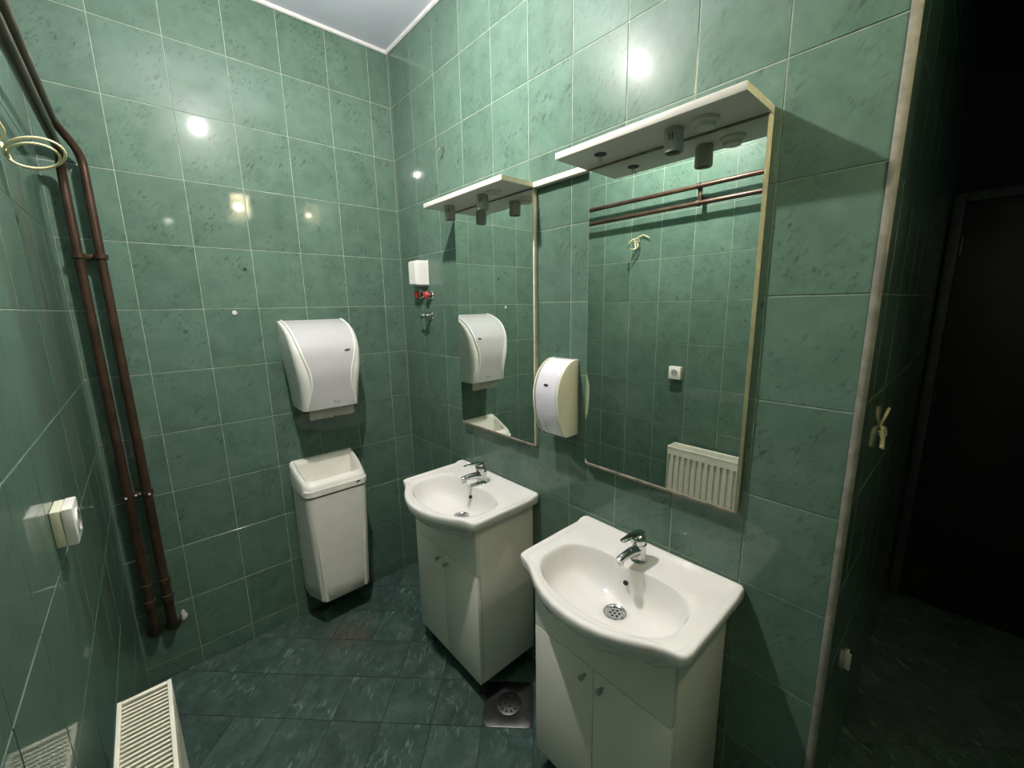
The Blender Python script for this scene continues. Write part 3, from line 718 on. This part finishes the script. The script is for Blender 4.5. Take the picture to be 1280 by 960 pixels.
for y, lab in ((-1.085, 'copper pipe clip holding the two wall runs above the socket'),):
    t = thing('pipe_clip', (-W, y, 2.129), lab, 'pipe clip')
    box('clip_bar', 0.040, 0.052, -0.011, 0.011, -0.043, 0.043, 'copper_paint', t, 0.001)
    box('clip_post', 0.0006, 0.042, -0.007, 0.007, -0.020, -0.006, 'copper_paint', t, 0.001)
    for z in (-0.043, 0.043): lathe('clip_ring', [(PR, -0.010), (PR + 0.003, -0.010), (PR + 0.003, 0.010), (PR, 0.010)], (0.062, 0, z), (0, 1, 0), 'copper_paint', t, 16)
    lathe('screw_head', [(0.0, 0.0), (0.004, 0.0), (0.003, 0.002), (0.0, 0.003)], (0.052, 0, 0), (1, 0, 0), 'chrome', t, 10)

# ------------------------------------------------------------------ coil of cream cable on the left wall
t = thing('cable_coil', (-W, -0.66, 1.930), 'loop of cream electric cable sticking out of the left wall under the pipes', 'cable')
def ring_pts(c, rx, ry, rz, a0, a1, n=30):
    out = []
    for i in range(n + 1):
        a = a0 + (a1 - a0) * i / n; out.append(Vector((c[0] + rx * math.cos(a), c[1] + ry * math.sin(a), c[2] + rz * math.sin(a - 0.35))))
    return out
p1 = [Vector((0.0, -0.015, 0.012)), Vector((0.008, -0.018, 0.010))] + ring_pts((0.056, -0.040, -0.014), 0.040, 0.032, -0.020, R(160), R(160 + 385))
p2 = [Vector((0.0, -0.030, 0.008)), Vector((0.008, -0.032, 0.006))] + ring_pts((0.059, -0.046, -0.008), 0.047, 0.026, -0.027, R(170), R(170 + 350))
p3 = [Vector((0.0, 0.0, 0.015)), Vector((0.02, -0.03, 0.028)), Vector((0.012, -0.075, 0.05)), Vector((0.016, -0.12, 0.025))]
for p in (p1, p2, p3): tube('cable_strand', smooth_path(p, 0.02, 4) if len(p) < 6 else p, 0.0027, 'cable_cream', t, 8)

# ------------------------------------------------------------------ surface socket on the left wall
t = thing('wall_socket', (-W, -0.990, 1.157), 'cream surface mounted power socket on the left wall above the radiator', 'socket')
box('back_box', 0.0006, 0.015, -0.036, 0.036, -0.037, 0.037, 'cream_plastic', t, 0.0015)
bm = box_bm(0.0155, 0.032, -0.037, 0.037, -0.038, 0.038, 0.0025)
fp = from_bm('face_plate', bm, 'white_plastic', t, angle=40)
lathe('recess_rim', [(0.0215, 0.0), (0.0245, 0.0), (0.0235, 0.003), (0.0205, 0.003)], (0.0315, 0, 0), (1, 0, 0), 'white_plastic', fp, 28, cap=False)
lathe('recess', [(0.0, 0.0), (0.0205, 0.0), (0.0205, 0.0006), (0.0, 0.0006)], (0.0318, 0, 0), (1, 0, 0), 'lamp_grey', fp, 28)
for y in (-0.0095, 0.0095): lathe('pin_hole', [(0.0, 0.0), (0.003, 0.0), (0.003, 0.0004), (0.0, 0.0004)], (0.0325, y, 0), (1, 0, 0), 'black', fp, 10)

# ------------------------------------------------------------------ panel radiator under the socket
def radiator():
    xb, xf = -W + 0.030, -W + 0.122; y1, L, z0, z1 = -1.018, 0.80, 0.140, 0.732; y0 = y1 - L
    t = thing('radiator', (-W + 0.076, (y0 + y1) / 2, z0), 'cream panel radiator with slotted top grille on the left wall', 'radiator')
    ox, oy, oz = -t.location.x, -t.location.y, -t.location.z
    # pressed front panel : flutes as vertical channels
    n = 24; pitch = L / n
    for nm, xx, s in (('front_panel', xf, 1), ('rear_panel', xb + 0.014, -1)):
        bm = bmesh.new(); rows = []
        zs = [z0 + 0.004, z0 + 0.020, z0 + 0.050, z0 + 0.075, z1 - 0.056, z1 - 0.048, z1 - 0.030, z1 - 0.012]
        fl_ = [0, 0, 0.0, 1, 1, 0.0, 0, 0]
        ys = []
        for i in range(n):
            for f, dd in ((0.0, 0), (0.30, 0), (0.42, 1), (0.70, 1), (0.82, 0)): ys.append((y0 + (i + f) * pitch, dd))
        ys.append((y1, 0))
        for z, k in zip(zs, fl_): rows.append([bm.verts.new((xx - s * 0.011 * dd * k + ox, y + oy, z + oz)) for y, dd in ys])
        for a, c in zip(rows, rows[1:]):
            for i in range(len(ys) - 1): bm.faces.new((a[i], a[i + 1], c[i + 1], c[i]))
        g = bmesh.ops.extrude_face_region(bm, geom=bm.faces[:]); bmesh.ops.translate(bm, verts=[v for v in g['geom'] if isinstance(v, bmesh.types.BMVert)], vec=(-s * 0.004, 0, 0))
        from_bm(nm, bm, 'radiator_enamel', t, angle=50)
    for y in (y0, y1):
        d = 0.002 if y == y0 else -0.002
        box('side_cover', xb + ox, xf + ox, y + oy, y + d + oy, z0 + 0.01 + oz, z1 + oz, 'radiator_enamel', t)
    # top grille: frame plus slats over a block coloured dark for the shade inside
    for x in (xb, xf - 0.008): box('grille_rail', x + ox, x + 0.008 + ox, y0 + oy, y1 + oy, z1 - 0.014 + oz, z1 + 0.002 + oz, 'radiator_enamel', t, 0.0012)
    for y in (y0, y1 - 0.010): box('grille_end', xb + 0.0082 + ox, xf - 0.0082 + ox, y + oy, y + 0.010 + oy, z1 - 0.012 + oz, z1 + 0.001 + oz, 'radiator_enamel', t, 0.0012)
    me = None; k = 0; y = y1 - 0.022
    while y > y0 + 0.016:
        if me is None:
            bm = box_bm(xb + 0.0082 + ox, xf - 0.0082 + ox, -0.0026, 0.0026, z1 - 0.010 + oz, z1 + oz, 0.0008, 1); o = from_bm('grille_slat', bm, 'radiator_enamel', t); me = o.data
        else: o = bpy.data.objects.new('grille_slat', me); COL.objects.link(o); o.parent = t
        o.location = (0, y + oy, 0); y -= 0.0118; k += 1
    box('shade_block', xb + 0.020 + ox, xf - 0.014 + ox, y0 + 0.004 + oy, y1 - 0.004 + oy, z0 + 0.03 + oz, z1 - 0.028 + oz, 'radiator_shade', t)
    for y in (y0 + 0.12, y1 - 0.12): box('bracket', -W + 0.0006 + ox, xb + 0.012 + ox, y - 0.015 + oy, y + 0.015 + oy, z0 + 0.05 + oz, z1 - 0.08 + oz, 'radiator_enamel', t)
radiator()

# ------------------------------------------------------------------ dark passage: cable ends, clip, door
t = thing('cable_stubs', (0.42, -TR, 1.20), 'bunch of cut cream cable ends poking from the dark passage wall', 'cable')
for k, p in enumerate((((0, 0, 0.02), (-0.01, -0.012, 0.06), (0.03, -0.016, 0.085)), ((0, 0, 0.0), (-0.03, -0.012, 0.02), (-0.045, -0.016, -0.06)), ((0.01, 0, 0.0), (0.0, -0.014, -0.02), (0.0, -0.018, -0.075)),
                       ((0.02, 0, 0.01), (0.05, -0.012, 0.0), (0.06, -0.014, -0.03)), ((0.0, 0, -0.01), (0.05, -0.013, -0.03), (0.075, -0.013, -0.04)), ((-0.01, 0, 0.0), (-0.05, -0.011, -0.005), (-0.07, -0.014, -0.004)))):
    tube('cable_end', smooth_path([Vector(q) * 0.72 for q in p], 0.02, 5), 0.0040, 'cable_cream', t, 8)
t = thing('wall_clip', (0.455, -TR, 0.415), 'small white plastic clip low on the dark passage wall', 'clip')
box('clip_base', -0.012, 0.012, -0.006, -0.0006, -0.03, 0.03, 'white_plastic', t, 0.001)
box('clip_lip', -0.012, -0.006, -0.014, -0.006, -0.03, 0.03, 'white_plastic', t, 0.001)
d = thing('door_1', (XE, -2.34, 0), 'dark brown closed door at the end of the passage', 'door'); del d['category']; d['kind'] = 'structure'
for y in (0.305, -0.305): box('door_frame', -0.050, -0.0006, y - 0.020, y + 0.020, 0.0, 2.03, 'frame_grey', d, 0.003)
box('frame_head', -0.050, -0.0006, -0.285, 0.285, 1.99, 2.03, 'frame_grey', d, 0.003)
lf = box('door_leaf', -0.034, -0.002, -0.284, 0.284, 0.006, 1.988, 'door_brown', d, 0.002)
for z in (0.35, 1.10, 1.80): lathe('hinge', [(0.0, -0.04), (0.007, -0.04), (0.007, 0.04), (0.0, 0.04)], (-0.040, 0.278, z), (0, 0, 1), 'steel', lf, 12)
hb = lathe('door_handle', [(0.0, 0.0), (0.018, 0.0), (0.018, 0.008), (0.008, 0.010), (0.008, 0.04), (0.0, 0.04)], (-0.034, -0.24, 1.03), (-1, 0, 0), 'chrome', lf, 16)
